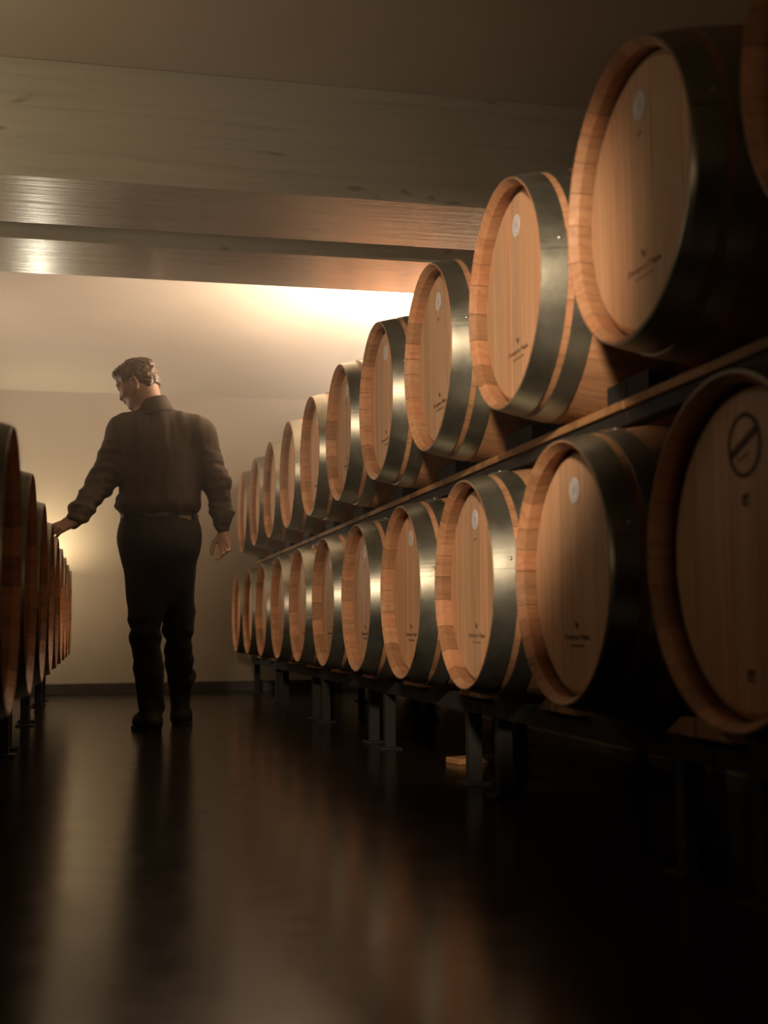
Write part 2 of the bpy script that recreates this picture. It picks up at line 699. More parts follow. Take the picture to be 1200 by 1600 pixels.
WORD_ME = text_mesh('Demptos Napa', 0.0172, 'lettering', wide=1.42)
SUB_ME = text_mesh('COOPERAGE', 0.0085, 'lettering', 1.5, 1.25)
BIRD_ME = poly_mesh('bird_mark', [[(r * .62, u * .62) for r, u in q] for q in (
    [(-0.020, 0.016), (-0.010, 0.018), (0.004, 0.003), (0.008, -0.008), (0.001, -0.010), (-0.007, 0.000)],
    [(0.007, -0.004), (0.022, 0.011), (0.014, 0.008), (0.006, 0.003)])], M['ink'])
DASH_ME = poly_mesh('stamp_mark', [[(-0.008, -0.003), (0.000, 0.001), (0.008, 0.002), (0.007, 0.006), (-0.002, 0.004), (-0.008, 0.001)]], M['ink'])


def ring_pts(r0, r1, n=40):
    out = []
    for k in range(n):
        a, b = 2 * pi * k / n, 2 * pi * (k + 1) / n
        out.append([(r0 * cos(a), r0 * sin(a)), (r1 * cos(a), r1 * sin(a)), (r1 * cos(b), r1 * sin(b)), (r0 * cos(b), r0 * sin(b))])
    return out


RING_ME = poly_mesh('ring_stamp', ring_pts(0.046, 0.054) + [[(-0.046, -0.022), (0.040, 0.014), (0.046, 0.026), (0.040, 0.030), (-0.040, -0.004), (-0.048, -0.010)],
                                                            [(-0.020, -0.026), (0.012, -0.016), (0.012, -0.012), (-0.020, -0.022)]], M['ink'])
BLOT_ME = poly_mesh('stamp_mark', [[(-0.012, -0.009), (-0.004, -0.010), (-0.004, 0.010), (-0.012, 0.009)], [(-0.001, -0.010), (0.011, -0.009), (0.011, -0.004), (-0.001, -0.005)],
                                   [(-0.001, 0.000), (0.010, 0.001), (0.010, 0.010), (-0.001, 0.009)]], M['ink'])

STAVES = [stave_set(i) for i in range(3)]
BOARDS = [board_set(20 + i) for i in range(3)]


def barrel(loc, rz, label, group, i, stamp='logo'):
    rnd = random.Random(100 + i)
    root = empty('wine_barrel', (loc[0], loc[1], loc[2] - R_MID), label, 'barrel', group, rz)
    c = (0, 0, R_MID)
    roll = rnd.uniform(-0.3, 0.3)
    for me in STAVES[i % 3]:
        link_mesh('stave', me, root, c, (roll, 0, 0))
    for me in BOARDS[i % 3]:
        link_mesh('head_board', me, root, c)
    link_mesh('rear_head', REAR_ME, root, c)
    for k, (me, rm) in enumerate(zip(HOOP_ME, RIVET_ME)):
        h = link_mesh('hoop', me, root, c, ((0.02 if k % 2 else 1.27) + rnd.uniform(-.12, .12), 0, 0))
        link_mesh('rivet', rm, h, None, (0.085, 0, 0))
    fx = HEAD_X - 0.0007
    if stamp == 'logo':
        link_mesh('seal_sticker', SEAL_ME, root, (fx - 0.0004, rnd.uniform(-.004, .004), R_MID + 0.183), (rnd.uniform(-.3, .3), 0, 0))
        link_mesh('bird_mark', BIRD_ME, root, (fx, 0, R_MID - 0.118))
        link_mesh('lettering', WORD_ME, root, (fx, 0, R_MID - 0.147))
        link_mesh('lettering', SUB_ME, root, (fx, 0, R_MID - 0.164))
        if i % 2 == 0:
            link_mesh('stamp_mark', DASH_ME, root, (fx, 0.004, R_MID + 0.125))
    elif stamp == 'ring':
        link_mesh('ring_stamp', RING_ME, root, (fx, 0, R_MID + 0.175))
        link_mesh('stamp_mark', BLOT_ME, root, (fx, 0, R_MID + 0.085))
        link_mesh('stamp_mark', BLOT_ME, root, (fx, 0, R_MID - 0.200))
    return root


X_R, SP = 0.979, 0.758
Y_LO, Z_LO = 1.845, 0.6195
Y_UP, Z_UP = 2.208, 1.341
X_L, SP_L, Y_LE, Z_LE = -0.178, 0.80, 2.63, 0.622
ORD = ['first', 'second', 'third', 'fourth', 'fifth', 'sixth', 'seventh', 'eighth', 'ninth', 'tenth', 'eleventh', 'twelfth']

for k in range(11):
    if k == 0:
        lab, st = 'dim oak barrel with a dark ring stamp, nearest in the lower right-hand row', 'ring'
    elif k == 10:
        lab, st = 'farthest oak barrel of the lower right-hand row, by the end wall', 'logo'
    else:
        lab, st = f'oak barrel with stamped logo, {ORD[k]} from the camera in the lower right-hand row', 'logo'
    barrel((X_R, Y_LO + SP * k, Z_LO), 0, lab, 'oak barrels in the lower right-hand row', k, st)
for k in range(-1, 10):
    if k == -1:
        lab = 'oak barrel cut off by the right edge, nearest in the upper right-hand row'
    elif k == 9:
        lab = 'farthest oak barrel of the upper right-hand row, by the end wall'
    else:
        lab = f'oak barrel with white seal, {ORD[k + 1]} from the camera in the upper right-hand row'
    barrel((X_R, Y_UP + SP * k, Z_UP), 0, lab, 'oak barrels in the upper right-hand row', 20 + k)
for k in range(9):
    if k == 0:
        lab = 'dark oak barrel cut off by the left edge, nearest in the left-hand row'
    elif k == 4:
        lab = 'shadowed oak barrel under the hand of the person, in the left-hand row'
    elif k == 8:
        lab = 'farthest oak barrel of the left-hand row, before the glowing wall'
    else:
        lab = f'shadowed oak barrel, {ORD[k]} from the camera in the left-hand row'
    barrel((X_L - 0.006 * SP_L * k, Y_LE + SP_L * k, Z_LE), pi, lab, 'oak barrels in the left-hand row', 40 + k)

# ------------------------------------------------------------------ racks
RX0, RX1 = 0.190, 0.760          # where the rails carry a barrel, measured from its front head
RR = rad(RX0 + 0.025) + 0.0004


def lower_rack(x_head, sgn, y0, y1, zc, barrels, label, group):
    """A two-barrel steel rack on legs. sgn=+1: barrels run towards +x from the head plane."""
    top = zc - RR
    root = empty('barrel_rack', (x_head + sgn * RX0, (y0 + y1) / 2, 0), label, 'rack', group)
    ox, oy = root.location.x, root.location.y
    rel = lambda lo, hi: tuple((a - b) for a, b in zip(lo, (ox, oy, 0))) and ((lo[0] - ox, lo[1] - oy, lo[2]), (hi[0] - ox, hi[1] - oy, hi[2]))
    xs = [x_head + sgn * RX0, x_head + sgn * RX1]
    for x in xs:
        bm_obj('rail', box_bm(*rel((x - .025, y0, top - .056), (x + .025, y1, top)), .003), M['steel'], root)
    for y in (y0 + .15, y1 - .15):
        bm_obj('cross_bar', box_bm(*rel((min(xs) + .026, y - .02, top - .05), (max(xs) - .026, y + .02, top - .01)), .003), M['steel'], root)
        for x in xs:
            bm_obj('leg', box_bm(*rel((x - .022, y - .022, .008), (x + .022, y + .022, top - .056)), .003), M['steel'], root)
            bm_obj('foot_plate', box_bm(*rel((x - .045, y - .045, 0), (x + .045, y + .045, .008)), .002), M['steel'], root)
    for yb in barrels:
        for s in (-1, 1):
            yc = yb + s * SP / 2
            # wooden chock, half of it under each neighbour
            w = 0.085
            lo, hi = (yc - w, yc) if s > 0 else (yc, yc + w)
            lo += .002
            hi -= .002
            poly = [(lo - oy, top), (hi - oy, top), (hi - oy, top + .034), (lo - oy, top + .034)]
            if s > 0:
                poly = [(lo - .05 - oy, top), (hi - oy, top), (hi - oy, top + .036), (lo - oy + .02, top + .036)]
            else:
                poly = [(lo - oy, top), (hi + .05 - oy, top), (hi - .02 - oy, top + .036), (lo - oy, top + .036)]
            x = xs[0]
            bm_obj('chock', prism_bm(poly, x - .06 - ox, x + .05 - ox, .003), M['strip'], root)
    return root


def upper_rack(y0, y1, barrels, label, group):
    zt = Z_UP - RR
    zb = Z_LO + RR + 0.001
    root = empty('barrel_rack', (X_R + RX0, (y0 + y1) / 2, zb), label, 'rack', group)
    ox, oy, oz = root.location
    B = lambda lo, hi, bv=.003: box_bm((lo[0] - ox, lo[1] - oy, lo[2] - oz), (hi[0] - ox, hi[1] - oy, hi[2] - oz), bv)
    for x in (X_R + RX0, X_R + RX1):
        bm_obj('rail', B((x - .022, y0, zb), (x + .022, y1, zt - .0212)), M['steel'], root)
        bm_obj('wood_strip', B((x - (.032 if x < X_R + .5 else .023), y0 + .001, zt - .021), (x + .024, y1 - .001, zt)), M['strip'], root)
    for y in [yb + .001 for yb in barrels]:
        bm_obj('cross_bar', B((X_R + RX0 + .023, y - .02, zb + .004), (X_R + RX1 - .023, y + .02, .985)), M['steel'], root)
    for yb in barrels:
        for s in (-1, 1):
            yc = yb + s * SP / 2
            lo, hi = (yc - .115, yc - .001) if s > 0 else (yc + .001, yc + .115)
            for x in (X_R + RX0, X_R + RX1):
                bm_obj('cradle_block', B((x - .022, lo, zt + .0003), (x + .05, hi, 1.056)), M['black_block'], root)
    return root


pairs = [(-1, 0), (1, 2), (3, 4), (5, 6), (7, 8), (9, 10)]
for a, b in pairs:
    ys = [Y_LO + SP * a, Y_LO + SP * b]
    lower_rack(X_R, 1, ys[0] - SP / 2 + .004, ys[1] + SP / 2 - .004, Z_LO, [y for y, k in zip(ys, (a, b)) if k >= 0],
               f'black steel legged rack, {ORD[a // 2 + 1 if a >= 0 else 0]} from the camera under the lower right-hand barrels', 'racks under the lower right-hand row')
for n, a in enumerate(range(-1, 9, 2)):
    ys = [Y_UP + SP * a, Y_UP + SP * (a + 1)]
    upper_rack(ys[0] - SP / 2 + .002, ys[1] + SP / 2 - .002, ys, f'wood-topped black rack, {ORD[n]} from the camera between the two right-hand rows', 'racks between the right-hand rows')
ys = [Y_UP + SP * 9]
upper_rack(ys[0] - SP / 2 + .002, ys[0] + SP / 2 - .002, ys, 'wood-topped black rack at the end wall, between the two right-hand rows', 'racks between the right-hand rows')
for n, a in enumerate(range(0, 9, 2)):
    ks = [a, a + 1] if a < 8 else [8]
    ys = [Y_LE + SP_L * k for k in ks]
    lower_rack(X_L - 0.006 * SP_L * (a + .5), -1, ys[0] - SP_L / 2 + .004, ys[-1] + SP_L / 2 - .004, Z_LE, [], f'black steel legged rack, {ORD[n]} from the camera under the left-hand barrels', 'racks under the left-hand row')


# ------------------------------------------------------------------ the person
class Field:
    """Signed distance grid that smooth-joins tapered limbs and ellipsoids into one surface."""

    def __init__(self, lo, hi, h):
        self.lo, self.h = np.array(lo, np.float32), h
        n = np.ceil((np.array(hi) - lo) / h).astype(int) + 1
        self.n = n
        self.f = np.full(n, 0.2, np.float32)

    def box(self, lo, hi):
        a = np.clip(np.floor((np.array(lo) - self.lo) / self.h).astype(int), 0, self.n)
        b = np.clip(np.ceil((np.array(hi) - self.lo) / self.h).astype(int) + 1, 0, self.n)
        s = tuple(slice(i, j) for i, j in zip(a, b))
        g = [self.lo[i] + self.h * np.arange(a[i], b[i], dtype=np.float32) for i in range(3)]
        return s, np.meshgrid(*g, indexing='ij', sparse=True)

    def join(self, s, d, k):
        c = self.f[s]
        if k < 0:                                   # carve away
            k = -k
            h = np.maximum(k - np.abs(c + d), 0) / k
            self.f[s] = np.maximum(c, -d) + h * h * k / 4
        else:
            h = np.maximum(k - np.abs(c - d), 0) / k
            self.f[s] = np.minimum(c, d) - h * h * k / 4

    def limb(self, a, b, ra, rb, k=0.03, flat=None):
        """Round cone from a to b. flat=(axis vector, factor) squeezes its section along an axis."""
        a, b = np.array(a, np.float32), np.array(b, np.float32)
        m = max(ra, rb) * 1.3 + abs(k) + 0.02
        s, (x, y, z) = self.box(np.minimum(a, b) - m, np.maximum(a, b) + m)
        ab = b - a
        t = np.clip(((x - a[0]) * ab[0] + (y - a[1]) * ab[1] + (z - a[2]) * ab[2]) / max(float(ab @ ab), 1e-9), 0, 1)
        dx, dy, dz = x - a[0] - t * ab[0], y - a[1] - t * ab[1], z - a[2] - t * ab[2]
        q = dx * dx + dy * dy + dz * dz
        if flat:
            v = np.array(flat[0], np.float32)
            v /= np.linalg.norm(v)
            p = dx * v[0] + dy * v[1] + dz * v[2]
            q = q + (flat[1] ** 2 - 1) * p * p
        self.join(s, np.sqrt(q) - (ra + (rb - ra) * t), k)

    def blob(self, c, r, k=0.03, axes=None):
        """Ellipsoid with radii r along axes (rows), world axes by default."""
        c, r = np.array(c, np.float32), np.array(r, np.float32)
        m = float(r.max()) + abs(k) + 0.02
        s, (x, y, z) = self.box(c - m, c + m)
        x, y, z = x - c[0], y - c[1], z - c[2]
        A = np.eye(3) if axes is None else np.array(axes, np.float32)
        p = [A[i][0] * x + A[i][1] * y + A[i][2] * z for i in range(3)]
        k0 = np.sqrt(sum((p[i] / r[i]) ** 2 for i in range(3)))
        k1 = np.sqrt(sum((p[i] / r[i] ** 2) ** 2 for i in range(3))) + 1e-6
        self.join(s, k0 * (k0 - 1) / k1, k)

    def cut(self, point, normal, k=0.01):
        """Remove what lies on the side the normal points to."""
        nrm = np.array(normal, np.float32)
        nrm /= np.linalg.norm(nrm)
        s, (x, y, z) = self.box(self.lo, self.lo + self.h * self.n)
        d = (x - point[0]) * nrm[0] + (y - point[1]) * nrm[1] + (z - point[2]) * nrm[2]
        self.f = np.maximum(self.f, d).astype(np.float32)

    def surface(self):
        f = self.f
        ins = f < 0
        n = f.shape
        cell = np.zeros([i - 1 for i in n], np.uint8)
        sl = lambda o, m: tuple(slice(o[i], m[i] - 1 + o[i]) for i in range(3))
        for o in np.ndindex(2, 2, 2):
            cell += ins[sl(o, n)]
        ids = np.argwhere((cell > 0) & (cell < 8))
        lut = np.full(cell.shape, -1, np.int32)
        lut[tuple(ids.T)] = np.arange(len(ids))
        acc = np.zeros((len(ids), 3))
        cnt = np.zeros(len(ids))
        cor = list(np.ndindex(2, 2, 2))
        for o in cor:
            for ax in range(3):
                if o[ax]:
                    continue
                q = list(o)
                q[ax] = 1
                va = f[tuple((ids + o).T)]
                vb = f[tuple((ids + q).T)]
                m = (va < 0) != (vb < 0)
                t = np.where(m, va / np.where(m, va - vb, 1), 0)
                p = np.tile(np.array(o, float), (len(ids), 1))
                p[:, ax] = t
                acc[m] += p[m]
                cnt[m] += 1
        v = (ids + acc / cnt[:, None]) * self.h + self.lo
        quads = []
        for ax in range(3):
            m = [slice(1, -1)] * 3
            m[ax] = slice(0, -1)
            m2 = [slice(1, -1)] * 3
            m2[ax] = slice(1, None)
            a, b = ins[tuple(m)], ins[tuple(m2)]
            e = np.argwhere(a != b)
            sign = a[tuple(e.T)]
            off = np.ones(3, int)
            off[ax] = 0
            e = e + off
            u, w = [i for i in range(3) if i != ax]
            du, dw = np.zeros(3, int), np.zeros(3, int)
            du[u] = 1
            dw[w] = 1
            q = np.stack([lut[tuple((e - du - dw).T)], lut[tuple((e - dw).T)], lut[tuple(e.T)], lut[tuple((e - du).T)]], 1)
            flip = ~sign if ax != 1 else sign
            q[flip] = q[flip][:, ::-1]
            quads.append(q)
        return v, np.concatenate(quads)


def field_obj(name, fld, mat, parent=None, shift=None):
    v, q = fld.surface()
    me = bpy.data.meshes.new(name)
    me.from_pydata(v.tolist(), [], q.tolist())
    me.materials.append(mat)
    me.polygons.foreach_set('use_smooth', [True] * len(me.polygons))
    if shift:
        me.update()
        nr = np.empty(3 * len(me.vertices), np.float32)
        me.vertices.foreach_get('normal', nr)
        nr = nr.reshape(-1, 3)
        d = np.array([shift(Vector(p)) for p in v.tolist()])
        v = v + nr * d[:, None]
        me.vertices.foreach_set('co', v.astype(np.float32).ravel())
        me.update()
    o = bpy.data.objects.new(name, me)
    COL.objects.link(o)
    if parent:
        o.parent = parent
    return o


V3 = lambda *a: np.array(a, float)
# joints, metres in the room
PEL = V3(0.270, 6.20, 0.955)
CHEST = V3(0.275, 6.19, 1.33)
SHL, SHR = V3(0.100, 6.19, 1.462), V3(0.450, 6.19, 1.460)
ELL, WRL = V3(-0.020, 6.16, 1.205), V3(-0.138, 5.985, 1.0045)
ELR, WRR = V3(0.548, 6.17, 1.225), V3(0.582, 6.20, 0.985)
HIPL, KNL, ANL = V3(0.180, 6.20, 0.93), V3(0.205, 6.21, 0.50), V3(0.243, 6.25, 0.095)
HIPR, KNR, ANR = V3(0.360, 6.20, 0.93), V3(0.375, 6.40, 0.50), V3(0.400, 6.62, 0.125)
NECK0, NECK1 = V3(0.235, 6.19, 1.53), V3(0.190, 6.205, 1.67)
# head frame: forward (towards his left and down), left, up
hy, hp = radians(64), radians(27)
HF = V3(-sin(hy) * cos(hp), cos(hy) * cos(hp), -sin(hp))
HL = V3(-cos(hy), -sin(hy), 0)
HU = np.cross(HF, HL)
HU = HU if HU[2] > 0 else -HU
HC = V3(0.153, 6.21, 1.722)
hd = lambda f, l, u: HC + HF * f + HL * l + HU * u

body = Field((-0.32, 5.80, 0.0), (0.72, 6.95, 1.88), 0.0042)
B = body
# head
B.blob(hd(-0.008, 0, 0.012), (0.100, 0.077, 0.094), 0.02, (HF, HL, HU))
B.blob(hd(0.030, 0, -0.045), (0.066, 0.062, 0.072), 0.03, (HF, HL, HU))
B.limb(hd(0.070, 0, -0.098), hd(0.030, 0, -0.086), 0.026, 0.042, 0.03)
B.limb(hd(-0.005, 0.045, -0.060), hd(0.060, 0.014, -0.098), 0.020, 0.018, 0.025)
B.limb(hd(-0.005, -0.045, -0.060), hd(0.060, -0.014, -0.098), 0.020, 0.018, 0.025)
B.limb(hd(0.084, 0, 0.006), hd(0.107, 0, -0.036), 0.010, 0.013, 0.014)      # nose
B.blob(hd(0.106, 0.009, -0.038), (0.009, 0.008, 0.008), 0.008)
B.blob(hd(0.106, -0.009, -0.038), (0.009, 0.008, 0.008), 0.008)
B.limb(hd(0.083, 0.038, 0.018), hd(0.092, 0, 0.014), 0.012, 0.010, 0.015)   # brow
B.limb(hd(0.083, -0.038, 0.018), hd(0.092, 0, 0.014), 0.012, 0.010, 0.015)
for s in (1, -1):
    B.blob(hd(0.088, s * 0.033, -0.002), (0.012, 0.015, 0.010), -0.008, (HF, HL, HU))   # eye socket
    B.blob(hd(0.078, s * 0.032, -0.003), (0.011, 0.012, 0.010), 0.004, (HF, HL, HU))    # eyeball
    B.limb(hd(0.055, s * 0.05, -0.028), hd(0.076, s * 0.036, -0.034), 0.018, 0.014, 0.02)  # cheek
    # ear: outer rim and hollow
    e = lambda f, u, out=0.0: hd(f, s * (0.074 + out), u - 0.020)
    B.blob(e(-0.010, -0.008, 0.006), (0.019, 0.008, 0.031), 0.008, (HF, HL, HU))
    B.blob(e(-0.006, -0.006, 0.014), (0.009, 0.006, 0.017), -0.006, (HF, HL, HU))
    B.limb(e(0.002, 0.014, 0.010), e(-0.022, 0.016, 0.014), 0.005, 0.005, 0.005)
    B.limb(e(-0.022, 0.016, 0.014), e(-0.026, -0.010, 0.014), 0.005, 0.005, 0.005)
    B.blob(e(-0.004, -0.036, 0.004), (0.008, 0.005, 0.009), 0.006, (HF, HL, HU))
B.limb(hd(0.096, 0.016, -0.062), hd(0.098, -0.016, -0.062), 0.009, 0.009, 0.010)       # lips
B.limb(hd(0.092, 0.015, -0.073), hd(0.094, -0.015, -0.073), 0.009, 0.009, 0.008)
B.limb(hd(0.105, 0.02, -0.0675), hd(0.105, -0.02, -0.0675), 0.003, 0.003, -0.004)
# neck and trunk
B.limb(NECK0, NECK1, 0.064, 0.058, 0.04)
B.limb(NECK0, hd(-0.03, 0, -0.04), 0.062, 0.055, 0.03)
B.limb(SHL + (0.01, 0, -.005), SHR + (-.01, 0, -.005), 0.060, 0.060, 0.05)
B.limb(V3(0.235, 6.19, 1.535), SHL, 0.052, 0.045, 0.04)
B.limb(V3(0.255, 6.19, 1.535), SHR, 0.052, 0.045, 0.04)
B.blob(CHEST, (0.165, 0.105, 0.20), 0.06)
B.blob((0.272, 6.20, 1.10), (0.150, 0.100, 0.16), 0.06)
B.blob(PEL, (0.165, 0.105, 0.12), 0.06)
# arms and legs under the clothes
for a, e, w in ((SHL, ELL, WRL), (SHR, ELR, WRR)):
    B.limb(a, e, 0.050, 0.040, 0.04)
    B.limb(e, w, 0.040, 0.027, 0.02)
for h, k, a in ((HIPL, KNL, ANL), (HIPR, KNR, ANR)):
    B.limb(h, k, 0.075, 0.050, 0.05)
    B.limb(k, a, 0.044, 0.026, 0.03)
B.limb(ANL, ANL + (-.05, .14, -.055), .036, .028, .03)
B.limb(ANR, ANR + (.02, .15, -.060), .036, .028, .03)


def hand(w, d, side, palm_n, curls, thumb_dir, spread=0.10, L=0.085):
    """Palm along d from the wrist w; side points to the index finger; palm_n faces out of the palm.
    curls: per finger (index..little) three bends in radians towards the palm."""
    d, side, pn = [np.array(v, float) / np.linalg.norm(v) for v in (d, side, palm_n)]
    pk = w + d * L
    B.limb(w - d * 0.02, w + d * 0.03, 0.026, 0.027, 0.02, (pn, 1.35))
    for k, o in enumerate((0.028, 0.010, -0.009, -0.027)):
        B.limb(w + d * 0.018 + side * o * 0.6, pk + side * o - d * (0.004 * abs(k - 1)), 0.0145, 0.0115, 0.012)
    ln = (0.072, 0.080, 0.074, 0.058)
    for k, o in enumerate((0.028, 0.010, -0.009, -0.027)):
        p = pk + side * o - d * (0.004 * abs(k - 1))
        ang, dirn = 0.0, d + side * spread * (1.5 - k)
        dirn = dirn / np.linalg.norm(dirn)
        r = (0.0098, 0.0102, 0.0098, 0.0086)[k]
        for j, fr in enumerate((0.45, 0.30, 0.25)):
            ang += curls[k][j]
            v = dirn * cos(ang) + pn * sin(ang)
            q = p + v * ln[k] * fr
            B.limb(p, q, r, r * 0.9, 0.004)
            p, r = q, r * 0.92
    t0 = w + d * 0.025 + side * 0.022
    td = np.array(thumb_dir, float)
    td /= np.linalg.norm(td)
    t1 = t0 + (td * 0.8 + d * 0.5) / np.linalg.norm(td * 0.8 + d * 0.5) * 0.040
    t2 = t1 + (td * 0.45 + d * 0.9) / np.linalg.norm(td * 0.45 + d * 0.9) * 0.034
    t3 = t2 + (td * 0.15 + d) / np.linalg.norm(td * 0.15 + d) * 0.026
    B.limb(t0, t1, 0.017, 0.0125, 0.012)
    B.limb(t1, t2, 0.0122, 0.0108, 0.004)
    B.limb(t2, t3, 0.0108, 0.009, 0.003)


# left hand laid on the barrel rim, right hand hanging relaxed
hd_, hs_ = V3(-0.82, -0.40, -0.42), V3(-0.30, 0.72, 0.62)
hs_ = hs_ - hd_ * (hs_ @ hd_) / (hd_ @ hd_)
hn_ = np.cross(hd_, hs_)
hand(WRL, hd_, hs_, hn_ if hn_[2] < 0 else -hn_,
     [(0.10, 0.25, 0.15), (0.15, 0.30, 0.20), (0.22, 0.35, 0.25), (0.30, 0.40, 0.3)], (0.0, 0.9, -0.1))
hand(WRR, (0.10, 0.02, -1.0), (-0.80, 0.60, -0.06), (-0.60, -0.79, 0.0),
     [(0.25, 0.35, 0.25), (0.40, 0.5, 0.35), (0.50, 0.6, 0.4), (0.55, 0.65, 0.4)], (-0.95, 0.25, -0.25))
person = field_obj('person', body, M['skin'])
person['label'] = 'man seen from behind in a dark brown shirt, touching a barrel of the left-hand row'
person['category'] = 'person'

# --- hair
H = Field((-0.02, 6.03, 1.55), (0.34, 6.38, 1.88), 0.0036)
H.blob(hd(-0.012, 0, 0.016), (0.104, 0.081, 0.094), 0.02, (HF, HL, HU))
H.blob(hd(0.045, 0, 0.076), (0.052, 0.060, 0.032), 0.03, (HF, HL, HU))
H.blob(hd(-0.058, 0, -0.034), (0.045, 0.064, 0.058), 0.03, (HF, HL, HU))
H.limb(hd(-0.02, 0.02, 0.088), hd(-0.088, 0.0, 0.055), 0.022, 0.024, 0.03)
H.blob(hd(0.122, 0, -0.050), (0.085, 0.12, 0.080), -0.012, (HF, HL, HU))     # face left free
for s in (1, -1):
    H.blob(hd(0.004, s * 0.090, -0.052), (0.034, 0.030, 0.050), -0.010, (HF, HL, HU))
H.cut(hd(-0.03, 0, -0.082), -HU * 0.95 - HF * 0.30)
curl = lambda p: 0.0055 * noise.noise(Vector((p.x * 60, p.y * 60, p.z * 95))) + 0.005 * noise.noise(Vector((p.x * 28 + 7, p.y * 28, p.z * 40)))
field_obj('hair', H, M['hair'], person, curl)

# --- short beard along the jaw
J = Field((-0.02, 6.03, 1.50), (0.30, 6.38, 1.76), 0.0036)
J.limb(hd(0.070, 0, -0.0985), hd(0.036, 0, -0.088), 0.0275, 0.0435, 0.03)
for s in (1, -1):
    J.limb(hd(-0.003, s * 0.0465, -0.058), hd(0.062, s * 0.014, -0.098), 0.0215, 0.0195, 0.025)
    J.limb(hd(-0.003, s * 0.0520, -0.040), hd(0.012, s * 0.0520, -0.070), 0.0165, 0.0160, 0.015)
J.cut(hd(-0.012, 0, -0.05), -HF)
J.blob(hd(0.105, 0, -0.065), (0.030, 0.022, 0.014), -0.006, (HF, HL, HU))
field_obj('beard', J, M['hair'], person, lambda p: 0.0012 * noise.noise(p * 220))

# --- shirt: trunk, sleeves, cuffs
S = Field((-0.28, 5.85, 0.92), (0.74, 6.45, 1.72), 0.0055)
S.limb(SHL + (0.015, 0, -.01), SHR + (-.015, 0, -.01), 0.078, 0.078, 0.05)
S.limb(V3(0.225, 6.19, 1.555), SHL + (0, 0, .002), 0.062, 0.062, 0.06)
S.limb(V3(0.255, 6.19, 1.555), SHR + (0, 0, .000), 0.062, 0.062, 0.06)
S.blob((0.275, 6.185, 1.35), (0.196, 0.128, 0.215), 0.06)
S.blob((0.270, 6.19, 1.16), (0.190, 0.125, 0.17), 0.08)
S.blob((0.258, 6.195, 1.105), (0.209, 0.130, 0.062), 0.05)
S.cut((0, 0, 1.052), (0, 0, -1))
S.limb(SHL, ELL, 0.083, 0.064, 0.06)
S.limb(ELL, ELL * .25 + WRL * .75, 0.063, 0.050, 0.03)
S.limb(ELL * .28 + WRL * .72, ELL * .04 + WRL * .96, 0.051, 0.040, 0.012)
S.blob(ELL * .33 + WRL * .67, (0.058, 0.052, 0.020), 0.03)
S.limb(SHR, ELR, 0.083, 0.062, 0.06)
S.limb(ELR, ELR * .28 + WRR * .72, 0.060, 0.049, 0.03)
S.limb(ELR * .30 + WRR * .70, ELR * .10 + WRR * .90, 0.050, 0.041, 0.012)
S.blob(ELR * .40 + WRR * .60 + (0.006, 0, 0), (0.058, 0.050, 0.022), 0.03)


def folds(p):
    d = 0.0
    la = (Vector(p) - Vector(SHL)).length
    arm = p.x < 0.075 and p.z < 1.42 or p.x > 0.475 and p.z < 1.40
    if arm:
        w = noise.noise(Vector((p.x * 9, p.y * 9, p.z * 34)))
        d += 0.0085 * w + 0.004 * noise.noise(Vector((p.x * 30, p.y * 30, p.z * 45)))
    else:
        d += 0.008 * noise.noise(Vector((p.x * 16, p.y * 4, p.z * 5.5))) + 0.0045 * noise.noise(Vector((p.x * 34 + 4, p.y * 10, p.z * 9)))
        if p.z < 1.2:
            d += 0.007 * noise.noise(Vector((p.x * 26, p.y * 26, p.z * 14))) * (1.2 - p.z) / 0.15
    return d


shirt = field_obj('shirt', S, M['shirt'], person, folds)
# collar: a stand with a folded leaf
C = Field((0.08, 6.02, 1.50), (0.40, 6.36, 1.72), 0.0036)
cd = (NECK1 - NECK0) / np.linalg.norm(NECK1 - NECK0)
c0 = NECK0 + V3(0.010, 0, 0.030)
C.limb(c0, c0 + cd * 0.060, 0.083, 0.076, 0.01)
C.limb(c0 - cd * 0.03, c0 + cd * 0.10, 0.072, 0.066, -0.004)
C.limb(c0 - cd * 0.012, c0 + cd * 0.030, 0.094, 0.083, 0.006)
C.limb(c0 - cd * 0.06, c0 + cd * 0.12, 0.070, 0.064, -0.004)
C.cut(c0 + cd * 0.070, cd)
C.cut(c0 - cd * 0.016, -cd)
field_obj('collar', C, M['shirt'], person)

# --- trousers
T = Field((-0.02, 5.98, 0.06), (0.60, 6.85, 1.10), 0.006)
T.blob((0.269, 6.20, 0.955), (0.186, 0.130, 0.135), 0.06)
T.blob((0.269, 6.165, 0.90), (0.165, 0.115, 0.11), 0.06)
T.limb((0.200, 6.20, 1.03), (0.340, 6.20, 1.03), 0.112, 0.112, 0.05, (V3(0, 1, 0), 1.0))
T.limb(HIPL + (0.006, 0, 0), KNL + (0, 0, .08), 0.103, 0.082, 0.07)
T.limb(HIPR + (-0.006, 0, 0), KNR + (-.004, -.03, .08), 0.102, 0.078, 0.07)
T.limb((0.27, 6.21, 0.82), (0.275, 6.25, 0.64), 0.085, 0.05, 0.07)
T.limb(KNL + (0, 0, .08), KNL, 0.080, 0.074, 0.02)
T.limb(KNR + (0, -.03, .08), KNR, 0.080, 0.073, 0.02)
T.limb(KNL, KNL * .5 + ANL * .5, 0.073, 0.069, 0.015)
T.limb(KNL * .5 + ANL * .5, ANL + (0, 0, .03), 0.068, 0.062, 0.03)
T.limb(KNR, KNR * .55 + ANR * .45, 0.072, 0.066, 0.015)
T.limb(KNR * .55 + ANR * .45, ANR + (0, -.01, .06), 0.068, 0.056, 0.03)
T.blob(ANR + (0.018, -.02, .13), (0.062, 0.06, 0.055), 0.03)
T.cut((0, 0, 1.066), (0, 0, 1))
T.cut((0, 0, 0.085), (0, 0, -1))


